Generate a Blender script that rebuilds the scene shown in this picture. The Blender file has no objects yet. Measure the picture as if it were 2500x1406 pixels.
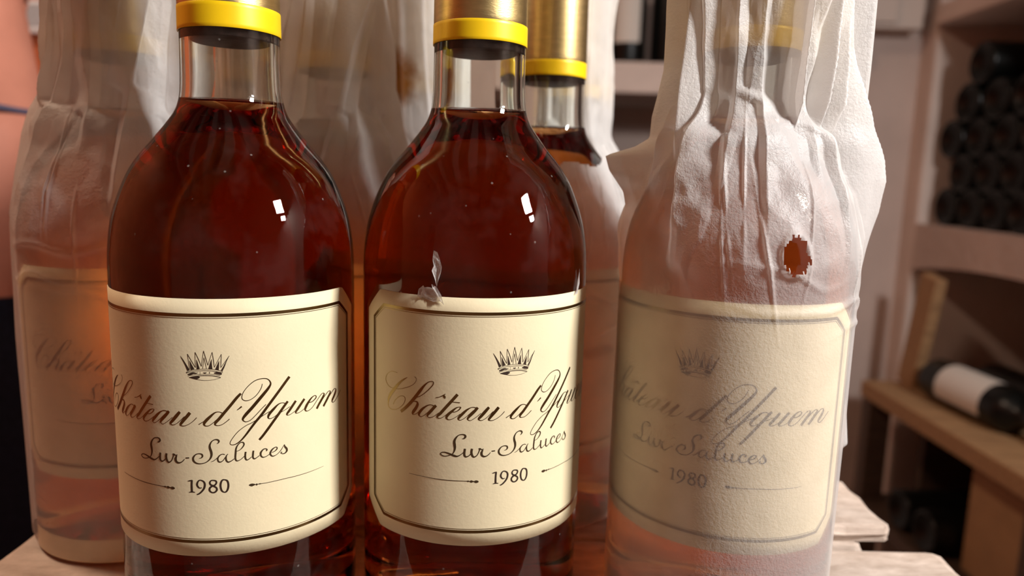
import bpy, bmesh, math, random
import numpy as np
from mathutils import Vector, Matrix

# ------------------------------------------------------------------ camera, world, lights, exposure
scene = bpy.context.scene
COL = scene.collection
FLOOR_Z = 0.0
TOP = 1.00                      # height of the crate top the bottles stand on
EYE = TOP + 0.150               # camera height

def make_camera():
    pitch, roll = 0.1565, 0.0287
    c, s = math.cos(roll), math.sin(roll)
    right = Vector((c, s * math.sin(pitch), s * math.cos(pitch)))
    up = Vector((-s, c * math.sin(pitch), c * math.cos(pitch)))
    fwd = Vector((0, math.cos(pitch), -math.sin(pitch)))
    cam = bpy.data.cameras.new('camera')
    cam.sensor_width = 36.0
    cam.lens = 36.0 * 1771.3 / 2500.0
    cam.clip_start = 0.01
    cam.clip_end = 50
    cam.dof.use_dof = True
    cam.dof.focus_distance = 0.215
    cam.dof.aperture_fstop = 8.5
    ob = bpy.data.objects.new('camera', cam)
    COL.objects.link(ob)
    m = Matrix.Identity(4)
    for i, v in enumerate((right, up, -fwd)):
        m[0][i], m[1][i], m[2][i] = v
    m[2][3] = EYE
    ob.matrix_world = m
    scene.camera = ob
make_camera()

world = bpy.data.worlds.new('world')
scene.world = world
world.use_nodes = True
world.node_tree.nodes['Background'].inputs[0].default_value = (1.0, 0.82, 0.66, 1)
world.node_tree.nodes['Background'].inputs[1].default_value = 0.0

def area_light(name, loc, target, sx, sy, power, color):
    li = bpy.data.lights.new(name, 'AREA')
    li.shape = 'RECTANGLE'
    li.size, li.size_y = sx, sy
    li.energy = power
    li.color = color
    ob = bpy.data.objects.new(name, li)
    COL.objects.link(ob)
    ob.location = loc
    ob.rotation_euler = (Vector(target) - Vector(loc)).to_track_quat('-Z', 'Y').to_euler()
    return ob

# the lamp whose two bright panels mirror on the shoulders and necks of the bare bottles
LAMP = Vector((0.726, -0.106, EYE + 0.51))
AIM = Vector((0.0, 0.26, EYE - 0.03))
LAMP_RIGHT = (AIM - LAMP).cross(Vector((0, 0, 1))).normalized()
LAMP_UP = LAMP_RIGHT.cross(AIM - LAMP).normalized()
area_light('lamp_right_offscreen', LAMP, AIM, 0.14, 0.14, 16.0, (1.0, 0.985, 0.97))
area_light('lamp_right_panel_offscreen', LAMP - LAMP_UP * 0.135 + LAMP_RIGHT * 0.028, AIM, 0.09, 0.055, 1.3, (1.0, 0.985, 0.97))
# the cellar's warm ceiling lamp, over the person's side of the room
area_light('ceiling_lamp_left_offscreen', (-0.75, 0.45, 2.26), (-0.75, 0.45, 0), 0.22, 0.22, 20.0, (1.0, 0.74, 0.54))

vs = scene.view_settings
vs.view_transform = 'Standard'
vs.look = 'None'
vs.exposure = 0.12
vs.gamma = 1.0
vs.use_curve_mapping = False
scene.cycles.max_bounces = 11
scene.cycles.transmission_bounces = 11
scene.cycles.transparent_max_bounces = 14
scene.cycles.glossy_bounces = 4
scene.cycles.diffuse_bounces = 3
scene.cycles.use_adaptive_sampling = True
scene.cycles.adaptive_threshold = 0.05
scene.cycles.adaptive_min_samples = 16
scene.cycles.sample_clamp_indirect = 6.0

# ------------------------------------------------------------------ materials
def new_mat(name):
    m = bpy.data.materials.new(name)
    m.use_nodes = True
    nt = m.node_tree
    nt.nodes.clear()
    out = nt.nodes.new('ShaderNodeOutputMaterial')
    return m, nt, out

def N(nt, kind, **kw):
    n = nt.nodes.new(kind)
    for k, v in kw.items():
        if k in n.inputs.keys():
            n.inputs[k].default_value = v
        else:
            setattr(n, k, v)
    return n

def noise(nt, scale, detail=4.0, rough=0.55, stretch=None, coord='Object'):
    tc = nt.nodes.new('ShaderNodeTexCoord')
    mp = nt.nodes.new('ShaderNodeMapping')
    if stretch:
        mp.inputs['Scale'].default_value = stretch
    nt.links.new(tc.outputs[coord], mp.inputs['Vector'])
    n = nt.nodes.new('ShaderNodeTexNoise')
    n.inputs['Scale'].default_value = scale
    n.inputs['Detail'].default_value = detail
    n.inputs['Roughness'].default_value = rough
    nt.links.new(mp.outputs['Vector'], n.inputs['Vector'])
    return n

def ramp(nt, src, stops):
    r = nt.nodes.new('ShaderNodeValToRGB')
    el = r.color_ramp.elements
    while len(el) < len(stops):
        el.new(0.5)
    for e, (p, c) in zip(el, stops):
        e.position = p
        e.color = c if len(c) == 4 else (*c, 1)
    nt.links.new(src, r.inputs['Fac'])
    return r

def plain(name, color, rough=0.6, metal=0.0, var=0.0, scale=20.0, bump=0.0, bump_scale=None, spec=0.4, stretch=None):
    m, nt, out = new_mat(name)
    p = N(nt, 'ShaderNodeBsdfPrincipled', Roughness=rough, Metallic=metal)
    p.inputs['Specular IOR Level'].default_value = spec
    p.inputs['Base Color'].default_value = (*color, 1)
    if var > 0:
        n = noise(nt, scale, stretch=stretch)
        d = tuple(max(0, c * (1 - var)) for c in color)
        l = tuple(min(1, c * (1 + var)) for c in color)
        r = ramp(nt, n.outputs['Fac'], [(0.3, d), (0.7, l)])
        nt.links.new(r.outputs['Color'], p.inputs['Base Color'])
    if bump > 0:
        n2 = noise(nt, bump_scale or scale * 3, detail=6, stretch=stretch)
        b = N(nt, 'ShaderNodeBump', Strength=0.8, Distance=bump)
        nt.links.new(n2.outputs['Fac'], b.inputs['Height'])
        nt.links.new(b.outputs['Normal'], p.inputs['Normal'])
    nt.links.new(p.outputs[0], out.inputs['Surface'])
    return m

def glass_mat(name, dust=0.0):
    m, nt, out = new_mat(name)
    g = N(nt, 'ShaderNodeBsdfGlass', IOR=1.45, Roughness=0.0)
    g.inputs['Color'].default_value = (0.975, 0.985, 0.97, 1)
    # hand-blown waviness
    w = noise(nt, 60, detail=1.0, stretch=(1.0, 1.0, 0.35))
    b = N(nt, 'ShaderNodeBump', Strength=0.5, Distance=0.0004)
    nt.links.new(w.outputs['Fac'], b.inputs['Height'])
    nt.links.new(b.outputs['Normal'], g.inputs['Normal'])
    if dust:
        d = N(nt, 'ShaderNodeBsdfDiffuse')
        d.inputs['Color'].default_value = (0.72, 0.66, 0.6, 1)
        n1 = noise(nt, 45, detail=3, rough=0.75)
        r1 = ramp(nt, n1.outputs['Fac'], [(0.52, (0, 0, 0)), (0.8, (1, 1, 1))])
        tc = nt.nodes.new('ShaderNodeTexCoord')
        vo = nt.nodes.new('ShaderNodeTexVoronoi')
        vo.inputs['Scale'].default_value = 170
        nt.links.new(tc.outputs['Object'], vo.inputs['Vector'])
        r2 = ramp(nt, vo.outputs['Distance'], [(0.045, (1, 1, 1)), (0.075, (0, 0, 0))])
        mu = N(nt, 'ShaderNodeMath', operation='MULTIPLY')
        mu.inputs[1].default_value = dust
        nt.links.new(r1.outputs['Color'], mu.inputs[0])
        mu2 = N(nt, 'ShaderNodeMath', operation='MULTIPLY')
        mu2.inputs[1].default_value = 0.12
        nt.links.new(r2.outputs['Color'], mu2.inputs[0])
        ad = N(nt, 'ShaderNodeMath', operation='ADD', use_clamp=True)
        nt.links.new(mu.outputs[0], ad.inputs[0])
        nt.links.new(mu2.outputs[0], ad.inputs[1])
        mx = nt.nodes.new('ShaderNodeMixShader')
        nt.links.new(ad.outputs[0], mx.inputs[0])
        nt.links.new(g.outputs[0], mx.inputs[1])
        nt.links.new(d.outputs[0], mx.inputs[2])
        nt.links.new(mx.outputs[0], out.inputs['Surface'])
    else:
        nt.links.new(g.outputs[0], out.inputs['Surface'])
    return m

def wine_mat(name):
    m, nt, out = new_mat(name)
    v = N(nt, 'ShaderNodeVolumeAbsorption', Density=64.0)
    v.inputs['Color'].default_value = (0.905, 0.53, 0.0, 1)
    nt.links.new(v.outputs[0], out.inputs['Volume'])
    return m

def tissue_mat(name, see=0.38, stain=None, color=(0.90, 0.87, 0.84)):
    m, nt, out = new_mat(name)
    p = N(nt, 'ShaderNodeBsdfPrincipled', Roughness=0.42)
    p.inputs['Specular IOR Level'].default_value = 0.35
    t = N(nt, 'ShaderNodeBsdfTranslucent')
    tr = N(nt, 'ShaderNodeBsdfTransparent')
    tr.inputs['Color'].default_value = (0.97, 0.94, 0.90, 1)
    fine = noise(nt, 900, detail=2, rough=0.7)
    mott = noise(nt, 90, detail=2)
    r = ramp(nt, mott.outputs['Fac'], [(0.3, tuple(c * 0.9 for c in color)), (0.7, color)])
    col = r.outputs['Color']
    if stain:
        tc = nt.nodes.new('ShaderNodeTexCoord')
        mp = nt.nodes.new('ShaderNodeMapping')
        mp.vector_type = 'POINT'
        mp.inputs['Location'].default_value = tuple(-c / stain[1] for c in stain[0])
        mp.inputs['Scale'].default_value = (1 / stain[1],) * 3
        gr = nt.nodes.new('ShaderNodeTexGradient')
        gr.gradient_type = 'SPHERICAL'
        nn = noise(nt, 130, detail=4)
        av = N(nt, 'ShaderNodeVectorMath', operation='SCALE')
        av.inputs['Scale'].default_value = 0.8
        nt.links.new(nn.outputs['Color'], av.inputs[0])
        sv = N(nt, 'ShaderNodeVectorMath', operation='SUBTRACT')
        sv.inputs[1].default_value = (0.4, 0.4, 0.4)
        nt.links.new(av.outputs[0], sv.inputs[0])
        ad = N(nt, 'ShaderNodeVectorMath', operation='ADD')
        nt.links.new(tc.outputs['Object'], mp.inputs['Vector'])
        nt.links.new(mp.outputs[0], ad.inputs[0])
        nt.links.new(sv.outputs[0], ad.inputs[1])
        nt.links.new(ad.outputs[0], gr.inputs['Vector'])
        rs = ramp(nt, gr.outputs['Fac'], [(0.05, (0, 0, 0)), (0.5, (1, 1, 1))])
        mc = nt.nodes.new('ShaderNodeMix')
        mc.data_type = 'RGBA'
        nt.links.new(rs.outputs['Color'], mc.inputs[0])
        nt.links.new(col, mc.inputs[6])
        mc.inputs[7].default_value = (0.42, 0.18, 0.04, 1)
        col = mc.outputs[2]
    nt.links.new(col, p.inputs['Base Color'])
    nt.links.new(col, t.inputs['Color'])
    b = N(nt, 'ShaderNodeBump', Strength=0.6, Distance=0.00036)
    nt.links.new(fine.outputs['Fac'], b.inputs['Height'])
    nt.links.new(b.outputs['Normal'], p.inputs['Normal'])
    m1 = nt.nodes.new('ShaderNodeMixShader')
    m1.inputs[0].default_value = 0.47
    nt.links.new(p.outputs[0], m1.inputs[1])
    nt.links.new(t.outputs[0], m1.inputs[2])
    m2 = nt.nodes.new('ShaderNodeMixShader')
    at = nt.nodes.new('ShaderNodeAttribute')
    at.attribute_name = 'contact'
    mr = N(nt, 'ShaderNodeMapRange')
    mr.inputs['To Min'].default_value = 0.30 * see
    mr.inputs['To Max'].default_value = see
    nt.links.new(at.outputs['Fac'], mr.inputs['Value'])
    nt.links.new(mr.outputs['Result'], m2.inputs[0])
    nt.links.new(m1.outputs[0], m2.inputs[1])
    nt.links.new(tr.outputs[0], m2.inputs[2])
    nt.links.new(m2.outputs[0], out.inputs['Surface'])
    return m

def wood_mat(name, dark, light, rough=0.7, scale=18.0, grain=(1.0, 14.0, 14.0), bump=0.0006):
    m, nt, out = new_mat(name)
    p = N(nt, 'ShaderNodeBsdfPrincipled', Roughness=rough)
    n = noise(nt, scale, detail=8, rough=0.65, stretch=grain)
    r = ramp(nt, n.outputs['Fac'], [(0.3, dark), (0.65, light)])
    nt.links.new(r.outputs['Color'], p.inputs['Base Color'])
    b = N(nt, 'ShaderNodeBump', Strength=0.9, Distance=bump)
    nt.links.new(n.outputs['Fac'], b.inputs['Height'])
    nt.links.new(b.outputs['Normal'], p.inputs['Normal'])
    nt.links.new(p.outputs[0], out.inputs['Surface'])
    return m

M = {}
M['glass'] = glass_mat('clear_glass', 0.016)
M['wine'] = wine_mat('amber_wine')
M['cork'] = plain('wet_cork', (0.055, 0.032, 0.024), 0.6, var=0.5, scale=300, bump=0.0002)
M['capsule'] = plain('gold_foil', (0.60, 0.45, 0.20), 0.36, metal=1.0, var=0.12, scale=150, bump=0.00006, bump_scale=700, stretch=(1, 1, 4))
M['band'] = plain('yellow_foil', (0.93, 0.60, 0.005), 0.38, metal=0.15, var=0.06, scale=90, spec=0.5)
M['label'] = plain('cream_label_paper', (0.75, 0.645, 0.42), 0.62, var=0.03, scale=60, bump=0.00005, bump_scale=900, spec=0.25)
M['gold'] = plain('gold_print', (0.25, 0.17, 0.065), 0.30, metal=1.0, bump=0.00003, bump_scale=900)
M['ink'] = plain('dark_brown_ink', (0.035, 0.018, 0.010), 0.55)
M['tissue'] = tissue_mat('tissue_paper', 0.52)
M['tissue_stained'] = tissue_mat('stained_tissue_paper', 0.22, stain=((-0.008, -0.020, 0.196), 0.017))
M['scrap'] = tissue_mat('tissue_scrap', 0.25)
M['plank'] = wood_mat('weathered_pale_wood', (0.36, 0.27, 0.21), (0.60, 0.49, 0.41), scale=60, grain=(1.0, 2.5, 2.5), bump=0.0012)
M['rack_wood'] = wood_mat('brown_rack_wood', (0.20, 0.10, 0.045), (0.42, 0.24, 0.11), scale=14)
M['dark_wood'] = wood_mat('dark_stained_wood', (0.035, 0.018, 0.012), (0.09, 0.05, 0.03), scale=14)
M['plaster'] = plain('pinkish_plaster', (0.50, 0.385, 0.335), 0.85, var=0.10, scale=6, bump=0.002, bump_scale=40)
M['shelf_plaster'] = plain('pale_plaster_slab', (0.62, 0.50, 0.44), 0.8, var=0.08, scale=10, bump=0.001, bump_scale=60)
M['terracotta'] = plain('terracotta_wall', (0.46, 0.12, 0.045), 0.8, var=0.15, scale=7, bump=0.002, bump_scale=50)
M['ceiling'] = plain('whitewashed_ceiling', (0.55, 0.46, 0.40), 0.9, var=0.08, scale=5)
M['floor'] = plain('cellar_floor', (0.16, 0.11, 0.085), 0.8, var=0.2, scale=6)
M['black_glass'] = plain('black_bottle_glass', (0.003, 0.0034, 0.003), 0.32, spec=0.3)
M['black_foil'] = plain('black_foil', (0.012, 0.011, 0.012), 0.4)
M['white_label'] = plain('white_label', (0.62, 0.56, 0.50), 0.7)
M['cardboard'] = plain('tan_cardboard', (0.34, 0.19, 0.09), 0.8, var=0.1, scale=20)
M['white_plastic'] = plain('white_plastic', (0.75, 0.76, 0.78), 0.4)
M['grey_plastic'] = plain('grey_plastic', (0.35, 0.36, 0.38), 0.5)
M['cabinet'] = plain('cream_painted_metal', (0.56, 0.46, 0.40), 0.6, var=0.04, scale=8)
M['black_metal'] = plain('black_metal', (0.02, 0.02, 0.02), 0.45, metal=0.6)
M['skin'] = plain('skin', (0.68, 0.26, 0.17), 0.5, var=0.08, scale=25, bump=0.0004, bump_scale=300)
M['shirt'] = plain('navy_shirt', (0.012, 0.016, 0.035), 0.9, var=0.3, scale=200, bump=0.0006, bump_scale=500)
M['trousers'] = plain('dark_trousers', (0.02, 0.018, 0.018), 0.9)
M['hair'] = plain('grey_brown_hair', (0.12, 0.08, 0.05), 0.7, var=0.4, scale=150)
M['cord'] = plain('blue_grey_cord', (0.10, 0.10, 0.16), 0.6)

# ------------------------------------------------------------------ mesh helpers
def link(name, me, mat=None, parent=None, smooth=True, loc=None):
    ob = bpy.data.objects.new(name, me)
    COL.objects.link(ob)
    if mat is not None:
        me.materials.append(mat)
    if smooth:
        me.polygons.foreach_set('use_smooth', [True] * len(me.polygons))
    if parent is not None:
        ob.parent = parent
    if loc is not None:
        ob.location = loc
    return ob

def mesh(name, verts, faces):
    me = bpy.data.meshes.new(name)
    me.from_pydata([tuple(map(float, v)) for v in verts], [], faces)
    me.update()
    return me

def thing(name, label, cat, loc=(0, 0, 0), rotz=0.0, group=None):
    o = bpy.data.objects.new(name, None)
    o.empty_display_size = 0.02
    COL.objects.link(o)
    o.location = loc
    o.rotation_euler = (0, 0, rotz)
    tag(o, label, cat, group)
    return o

def tag(o, label, cat, group=None, kind=None):
    o['label'] = label
    if cat:
        o['category'] = cat
    if group:
        o['group'] = group
    if kind:
        o['kind'] = kind
    return o

def structure(o, label=None):
    o['kind'] = 'structure'
    if label:
        o['label'] = label
    return o

def spline(pts, n):
    """Catmull-Rom through pts (any dimension), n samples per span."""
    P = np.asarray(pts, float)
    Q = np.vstack([2 * P[0] - P[1], P, 2 * P[-1] - P[-2]])
    out = []
    for i in range(1, len(Q) - 2):
        p0, p1, p2, p3 = Q[i - 1], Q[i], Q[i + 1], Q[i + 2]
        for t in np.linspace(0, 1, n, endpoint=False):
            out.append(0.5 * ((2 * p1) + (-p0 + p2) * t + (2 * p0 - 5 * p1 + 4 * p2 - p3) * t * t + (-p0 + 3 * p1 - 3 * p2 + p3) * t ** 3))
    out.append(P[-1])
    return np.array(out)

def lathe_mesh(name, prof, seg=96, close=False):
    """prof: list of (r, z). r==0 ends become poles."""
    verts, faces, rings = [], [], []
    for r, z in prof:
        if r < 1e-7:
            rings.append([len(verts)])
            verts.append((0, 0, z))
        else:
            s = len(verts)
            rings.append(list(range(s, s + seg)))
            for k in range(seg):
                a = 2 * math.pi * k / seg
                verts.append((r * math.cos(a), r * math.sin(a), z))
    pairs = list(zip(rings[:-1], rings[1:]))
    if close:
        pairs.append((rings[-1], rings[0]))
    for a, b in pairs:
        for k in range(seg):
            k2 = (k + 1) % seg
            if len(a) == 1 and len(b) == 1:
                continue
            if len(a) == 1:
                faces.append((a[0], b[k2], b[k]))
            elif len(b) == 1:
                faces.append((a[k], a[k2], b[0]))
            else:
                faces.append((a[k], a[k2], b[k2], b[k]))
    return mesh(name, verts, faces)

def box_mesh(name, size, bevel=0.0, center=(0, 0, 0), rough=0.0, cuts=0, seed=0):
    bm = bmesh.new()
    bmesh.ops.create_cube(bm, size=1.0)
    for v in bm.verts:
        v.co = Vector((v.co.x * size[0], v.co.y * size[1], v.co.z * size[2]))
    if bevel > 0:
        bmesh.ops.bevel(bm, geom=bm.edges[:], offset=bevel, segments=2, profile=0.6, affect='EDGES')
    if cuts:
        long = [e for e in bm.edges if e.calc_length() > max(size) * 0.12]
        bmesh.ops.subdivide_edges(bm, edges=long, cuts=cuts, use_grid_fill=True)
    if rough > 0:
        rnd = random.Random(seed)
        for v in bm.verts:
            v.co += Vector((rnd.uniform(-1, 1), rnd.uniform(-1, 1), rnd.uniform(-1, 1))) * rough
    for v in bm.verts:
        v.co += Vector(center)
    bmesh.ops.recalc_face_normals(bm, faces=bm.faces)
    me = bpy.data.meshes.new(name)
    bm.to_mesh(me)
    bm.free()
    return me

def box(name, lo, hi, mat, parent=None, bevel=0.0, **kw):
    lo, hi = Vector(lo), Vector(hi)
    me = box_mesh(name, tuple(hi - lo), bevel, tuple((lo + hi) / 2), **kw)
    return link(name, me, mat, parent, smooth=False)

def tube_mesh(name, pts, rad, seg=10):
    P = np.asarray(pts, float)
    rads = rad if hasattr(rad, '__len__') else [rad] * len(P)
    verts, faces = [], []
    up = np.array([0, 0, 1.0])
    for i in range(len(P)):
        d = P[min(i + 1, len(P) - 1)] - P[max(i - 1, 0)]
        d /= np.linalg.norm(d) + 1e-12
        a = np.cross(d, up)
        if np.linalg.norm(a) < 1e-3:
            a = np.cross(d, np.array([1.0, 0, 0]))
        a /= np.linalg.norm(a)
        b = np.cross(d, a)
        for k in range(seg):
            t = 2 * math.pi * k / seg
            verts.append(P[i] + rads[i] * (math.cos(t) * a + math.sin(t) * b))
    for i in range(len(P) - 1):
        for k in range(seg):
            k2 = (k + 1) % seg
            faces.append((i * seg + k, i * seg + k2, (i + 1) * seg + k2, (i + 1) * seg + k))
    faces.append(tuple(range(seg))[::-1])
    faces.append(tuple((len(P) - 1) * seg + k for k in range(seg)))
    return mesh(name, verts, faces)

# smooth value noise, periodic in the first axis
def vnoise(u, v, nu, nv, seed):
    rng = np.random.RandomState(seed)
    g = rng.uniform(-1, 1, (nu, nv + 2))
    x = (u % 1.0) * nu
    y = np.clip(v, 0, 0.99999) * nv
    xi, yi = np.floor(x).astype(int), np.floor(y).astype(int)
    fx, fy = x - xi, y - yi
    fx, fy = fx * fx * (3 - 2 * fx), fy * fy * (3 - 2 * fy)
    a, b = g[xi % nu, yi], g[(xi + 1) % nu, yi]
    c, d = g[xi % nu, yi + 1], g[(xi + 1) % nu, yi + 1]
    return (a * (1 - fx) + b * fx) * (1 - fy) + (c * (1 - fx) + d * fx) * fy

def smooth01(a, b, x):
    t = np.clip((x - a) / (b - a), 0, 1)
    return t * t * (3 - 2 * t)

# ------------------------------------------------------------------ the room
X0, X1, Y0, Y1, ZC = -1.30, 0.83, -1.30, 1.56, 2.30
def e(z):                 # height given relative to the lens
    return EYE + z

structure(box('floor', (X0 - 0.1, Y0 - 0.1, -0.05), (X1 + 0.5, Y1 + 0.5, 0.0), M['floor']), 'dark worn cellar floor')
structure(box('ceiling', (X0 - 0.1, Y0 - 0.1, ZC), (X1 + 0.5, Y1 + 0.5, ZC + 0.05), M['ceiling']), 'pale cellar ceiling')
for k in range(7):
    x = -1.12 + 0.30 * k
    structure(box('trim_%d' % (k + 1), (x, Y0, ZC - 0.07), (x + 0.06, Y1, ZC + 0.01), M['dark_wood']), 'dark ceiling joist')
structure(box('wall_left', (X0 - 0.1, Y0 - 0.1, 0), (X0, Y1 + 0.1, ZC), M['terracotta']), 'terracotta red cellar wall')
structure(box('wall_front', (X0, Y0 - 0.1, 0), (X1 + 0.4, Y0, ZC), M['plaster']), 'plaster wall behind the lens')

# back wall with a stacked pair of bottle niches
wb = bpy.data.objects.new('wall_back', None)
COL.objects.link(wb)
structure(wb, 'pinkish plaster wall with bottle niches')
NX0, NX1 = 0.02, 0.50     # niche span in x
DEPTH = 0.34
box('wall_panel', (X0, Y1, 0), (-0.42, Y1 + DEPTH, ZC), M['terracotta'], wb)
box('wall_panel', (-0.42, Y1, 0), (NX0, Y1 + DEPTH, ZC), M['plaster'], wb)
box('wall_panel', (NX1, Y1, 0), (X1 + 0.4, Y1 + DEPTH, ZC), M['plaster'], wb)
box('wall_panel', (NX0, Y1, e(0.62)), (NX1, Y1 + DEPTH, ZC), M['plaster'], wb)
box('niche_back', (NX0, Y1 + DEPTH - 0.02, 0), (NX1, Y1 + DEPTH, e(0.62)), M['plaster'], wb)
box('shelf_slab', (NX0, Y1 - 0.004, e(0.172)), (NX1, Y1 + DEPTH - 0.02, e(0.236)), M['shelf_plaster'], wb, bevel=0.006)
box('shelf_slab', (NX0, Y1 - 0.004, e(-0.26)), (NX1, Y1 + DEPTH - 0.02, e(-0.20)), M['shelf_plaster'], wb, bevel=0.006)
box('wall_panel', (NX0, Y1, 0), (NX1, Y1 + 0.06, e(-0.26)), M['plaster'], wb)

# right wall: plaster frame of niches, arch below
wr = bpy.data.objects.new('wall_right', None)
COL.objects.link(wr)
structure(wr, 'plaster wall of bottle bins with arched lower bin')
XD = X1 + 0.36
YN0, YN1 = 0.62, 1.503    # niche span in y
box('wall_panel', (X1, YN1, 0), (XD, Y1 + 0.02, ZC), M['shelf_plaster'], wr, bevel=0.008)
box('wall_panel', (X1, Y0, 0), (XD, YN0, ZC), M['plaster'], wr)
box('wall_panel', (X1, YN0, e(0.80)), (XD, YN1, ZC), M['plaster'], wr)
box('niche_back', (XD - 0.02, YN0, 0), (XD, YN1, e(0.80)), M['plaster'], wr)
box('shelf_slab', (X1 - 0.01, YN0, e(0.312)), (XD - 0.02, YN1, e(0.352)), M['shelf_plaster'], wr, bevel=0.006)
# lintel between upper bin and arch
def arch_lintel():
    ys = np.linspace(YN0, YN1, 40)
    mid, half = (YN0 + YN1) / 2 + 0.14, 0.36
    verts, faces = [], []
    for y in ys:
        rise = max(0.0, 1 - ((y - mid) / half) ** 2)
        zb = e(-0.205) + 0.056 * math.sqrt(rise)
        for x in (X1, XD - 0.02):
            verts.append((x, y, zb))
            verts.append((x, y, e(-0.078)))
    for i in range(len(ys) - 1):
        a, b = 4 * i, 4 * (i + 1)
        faces += [(a, b, b + 1, a + 1), (a + 2, a + 3, b + 3, b + 2), (a, a + 2, b + 2, b), (a + 1, b + 1, b + 3, a + 3)]
    faces += [(0, 1, 3, 2), (len(verts) - 4, len(verts) - 2, len(verts) - 1, len(verts) - 3)]
    return mesh('arch_lintel', verts, faces)
link('arch_lintel', arch_lintel(), M['plaster'], wr, smooth=False)

# ------------------------------------------------------------------ table and crate under the bottles
tb = thing('side_table', 'dark wooden side table under the crate', 'table', (0, 0.28, 0))
box('table_top', (-0.22, -0.17, 0.70), (0.22, 0.17, 0.735), M['dark_wood'], tb, bevel=0.004)
for sx in (-1, 1):
    for sy in (-1, 1):
        x, y = sx * 0.185, sy * 0.135
        box('leg', (x - 0.022, y - 0.022, 0), (x + 0.022, y + 0.022, 0.701), M['dark_wood'], tb, bevel=0.003)

cr = thing('wooden_crate', 'pale weathered wooden crate with plank top that the wine bottles stand on', 'crate', (0, 0, TOP))
def plank(x0, x1, y0, y1, z0, z1, seed, name='plank', parent=cr):
    o = box(name, (x0, y0, z0), (x1, y1, z1), M['plank'], parent, bevel=0.0045, cuts=6, rough=0.0006, seed=seed)
    return o
plank(-0.193, 0.180, 0.190, 0.2835, -0.020, 0.0, 1)
plank(-0.193, 0.152, 0.2855, 0.438, -0.020, 0.0, 2)
for y in (0.205, 0.42):
    for k in range(3):
        plank(-0.185, 0.150, y - 0.008, y + 0.008, -0.265 + 0.085 * k, -0.195 + 0.085 * k, 10 + k, 'side_slat')
for x in (-0.17, 0.13):
    for y in (0.225, 0.40):
        plank(x - 0.015, x + 0.015, y - 0.015, y + 0.015, -0.265, -0.019, 20, 'corner_post')
off = box('wood_offcut', (-0.043, -0.024, 0), (0.043, 0.024, 0.0075), M['plank'], None, bevel=0.003, cuts=4, rough=0.0007, seed=5)
off.location = (0.1205, 0.3115, TOP - 0.0004)
tag(off, 'short rough pale wood offcut lying on the crate behind the wrapped bottle with the hole', 'wood block')

# ------------------------------------------------------------------ bottle geometry (millimetres to metres)
R = 0.038
OUTER = [(0, 14), (16, 10.5), (28, 2.5), (32.5, 0), (36.2, 1.2), (37.8, 4.5), (38, 10), (38, 40), (38, 80), (38, 112), (37.9, 120), (37.5, 126), (36.6, 132), (35.3, 137),
         (33.7, 141.5), (31.8, 146), (30.2, 149), (28.2, 152), (25.8, 155), (23.7, 157.5), (21.3, 160.5), (19.2, 163.3), (17.3, 166.2),
         (16.1, 169.2), (15.5, 172.5), (15.2, 178), (15.05, 190), (14.7, 230), (14.3, 270), (14.2, 284)]
outer = spline(OUTER, 4)
lip = [(14.9, 285), (15.1, 288), (15.0, 292), (14.0, 294), (13.6, 299), (12.5, 300.5), (10.5, 300), (9.6, 298)]
def offset_inner(d):
    o = outer[outer[:, 1].argmin() + 6:]
    t = np.gradient(o, axis=0)
    n = np.stack([t[:, 1], -t[:, 0]], 1)
    n /= np.linalg.norm(n, axis=1)[:, None]
    q = o - n * d
    return q[(q[:, 1] > 9) & (q[:, 1] < 282)]
inner = offset_inner(2.7)
inner_w = offset_inner(2.55)
LEVEL = 169.3
def mm(pts):
    return [(max(r, 0) / 1000.0, z / 1000.0) for r, z in pts]
# glass and wine refract as one body; the wine inside it only absorbs
ri = float(np.interp(LEVEL, inner[:, 1], inner[:, 0]))
glass_prof = list(outer) + lip + list(inner[inner[:, 1] > LEVEL + 0.2][::-1]) + [(ri, LEVEL + 0.1), (ri - 0.5, LEVEL - 0.35), (ri - 1.6, LEVEL - 0.6), (0, LEVEL - 0.6)]
wine_wall = inner_w[inner_w[:, 1] < LEVEL]
rl = float(np.interp(LEVEL, inner_w[:, 1], inner_w[:, 0]))
wine_prof = [(0, 17.8), (16, 13.8), (28, 5.8), (33.1, 6.3)] + list(wine_wall[wine_wall[:, 1] < LEVEL - 1.4]) + [(rl - 0.25, LEVEL - 0.7), (rl - 2.0, LEVEL - 0.75), (0, LEVEL - 0.75)]
ME = {}
ME['glass'] = lathe_mesh('glass_body', mm(glass_prof), 128)
ME['wine'] = lathe_mesh('wine', mm(wine_prof), 128)
def capsule_prof(zb, zt):
    o = [(r + 0.32, z) for r, z in outer if z > zb + 1.0]
    o = [(float(np.interp(zb, outer[-90:, 1], outer[-90:, 0])) + 0.32, zb)] + o
    return o + [(15.6, 285), (15.6, 292), (14.6, 295), (14.2, 300), (13, 301.2), (0, 301.4)]
ME['capsule'] = lathe_mesh('capsule', mm([(15.1, 190.9)] + capsule_prof(190.8, 0)), 96)
def band_prof(z0, z1):
    f = lambda z: float(np.interp(z, outer[-90:, 1], outer[-90:, 0]))
    z = [z0 + (z1 - z0) * k / 6 for k in range(7)]
    return [(f(z0) + 0.1, z0 - 0.01), (f(z0) + 0.40, z0 - 0.01), (f(z0) + 0.43, z0 + 0.02)] + [(f(q) + 0.43, q) for q in z[1:-1]] + [(f(z1) + 0.43, z1 - 0.03), (f(z1) + 0.40, z1), (f(z1) + 0.1, z1)]
ME['band'] = lathe_mesh('capsule_band', mm(band_prof(190.6, 196.8)), 96)
ME['band_wide'] = lathe_mesh('capsule_band', mm(band_prof(190.6, 197.9)), 96)
ME['cork'] = lathe_mesh('cork', mm([(0, 188.2), (12.6, 188.25), (13.3, 188.6), (13.3, 195), (12.4, 230), (11.9, 240), (0, 240.3)]), 64)
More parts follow.
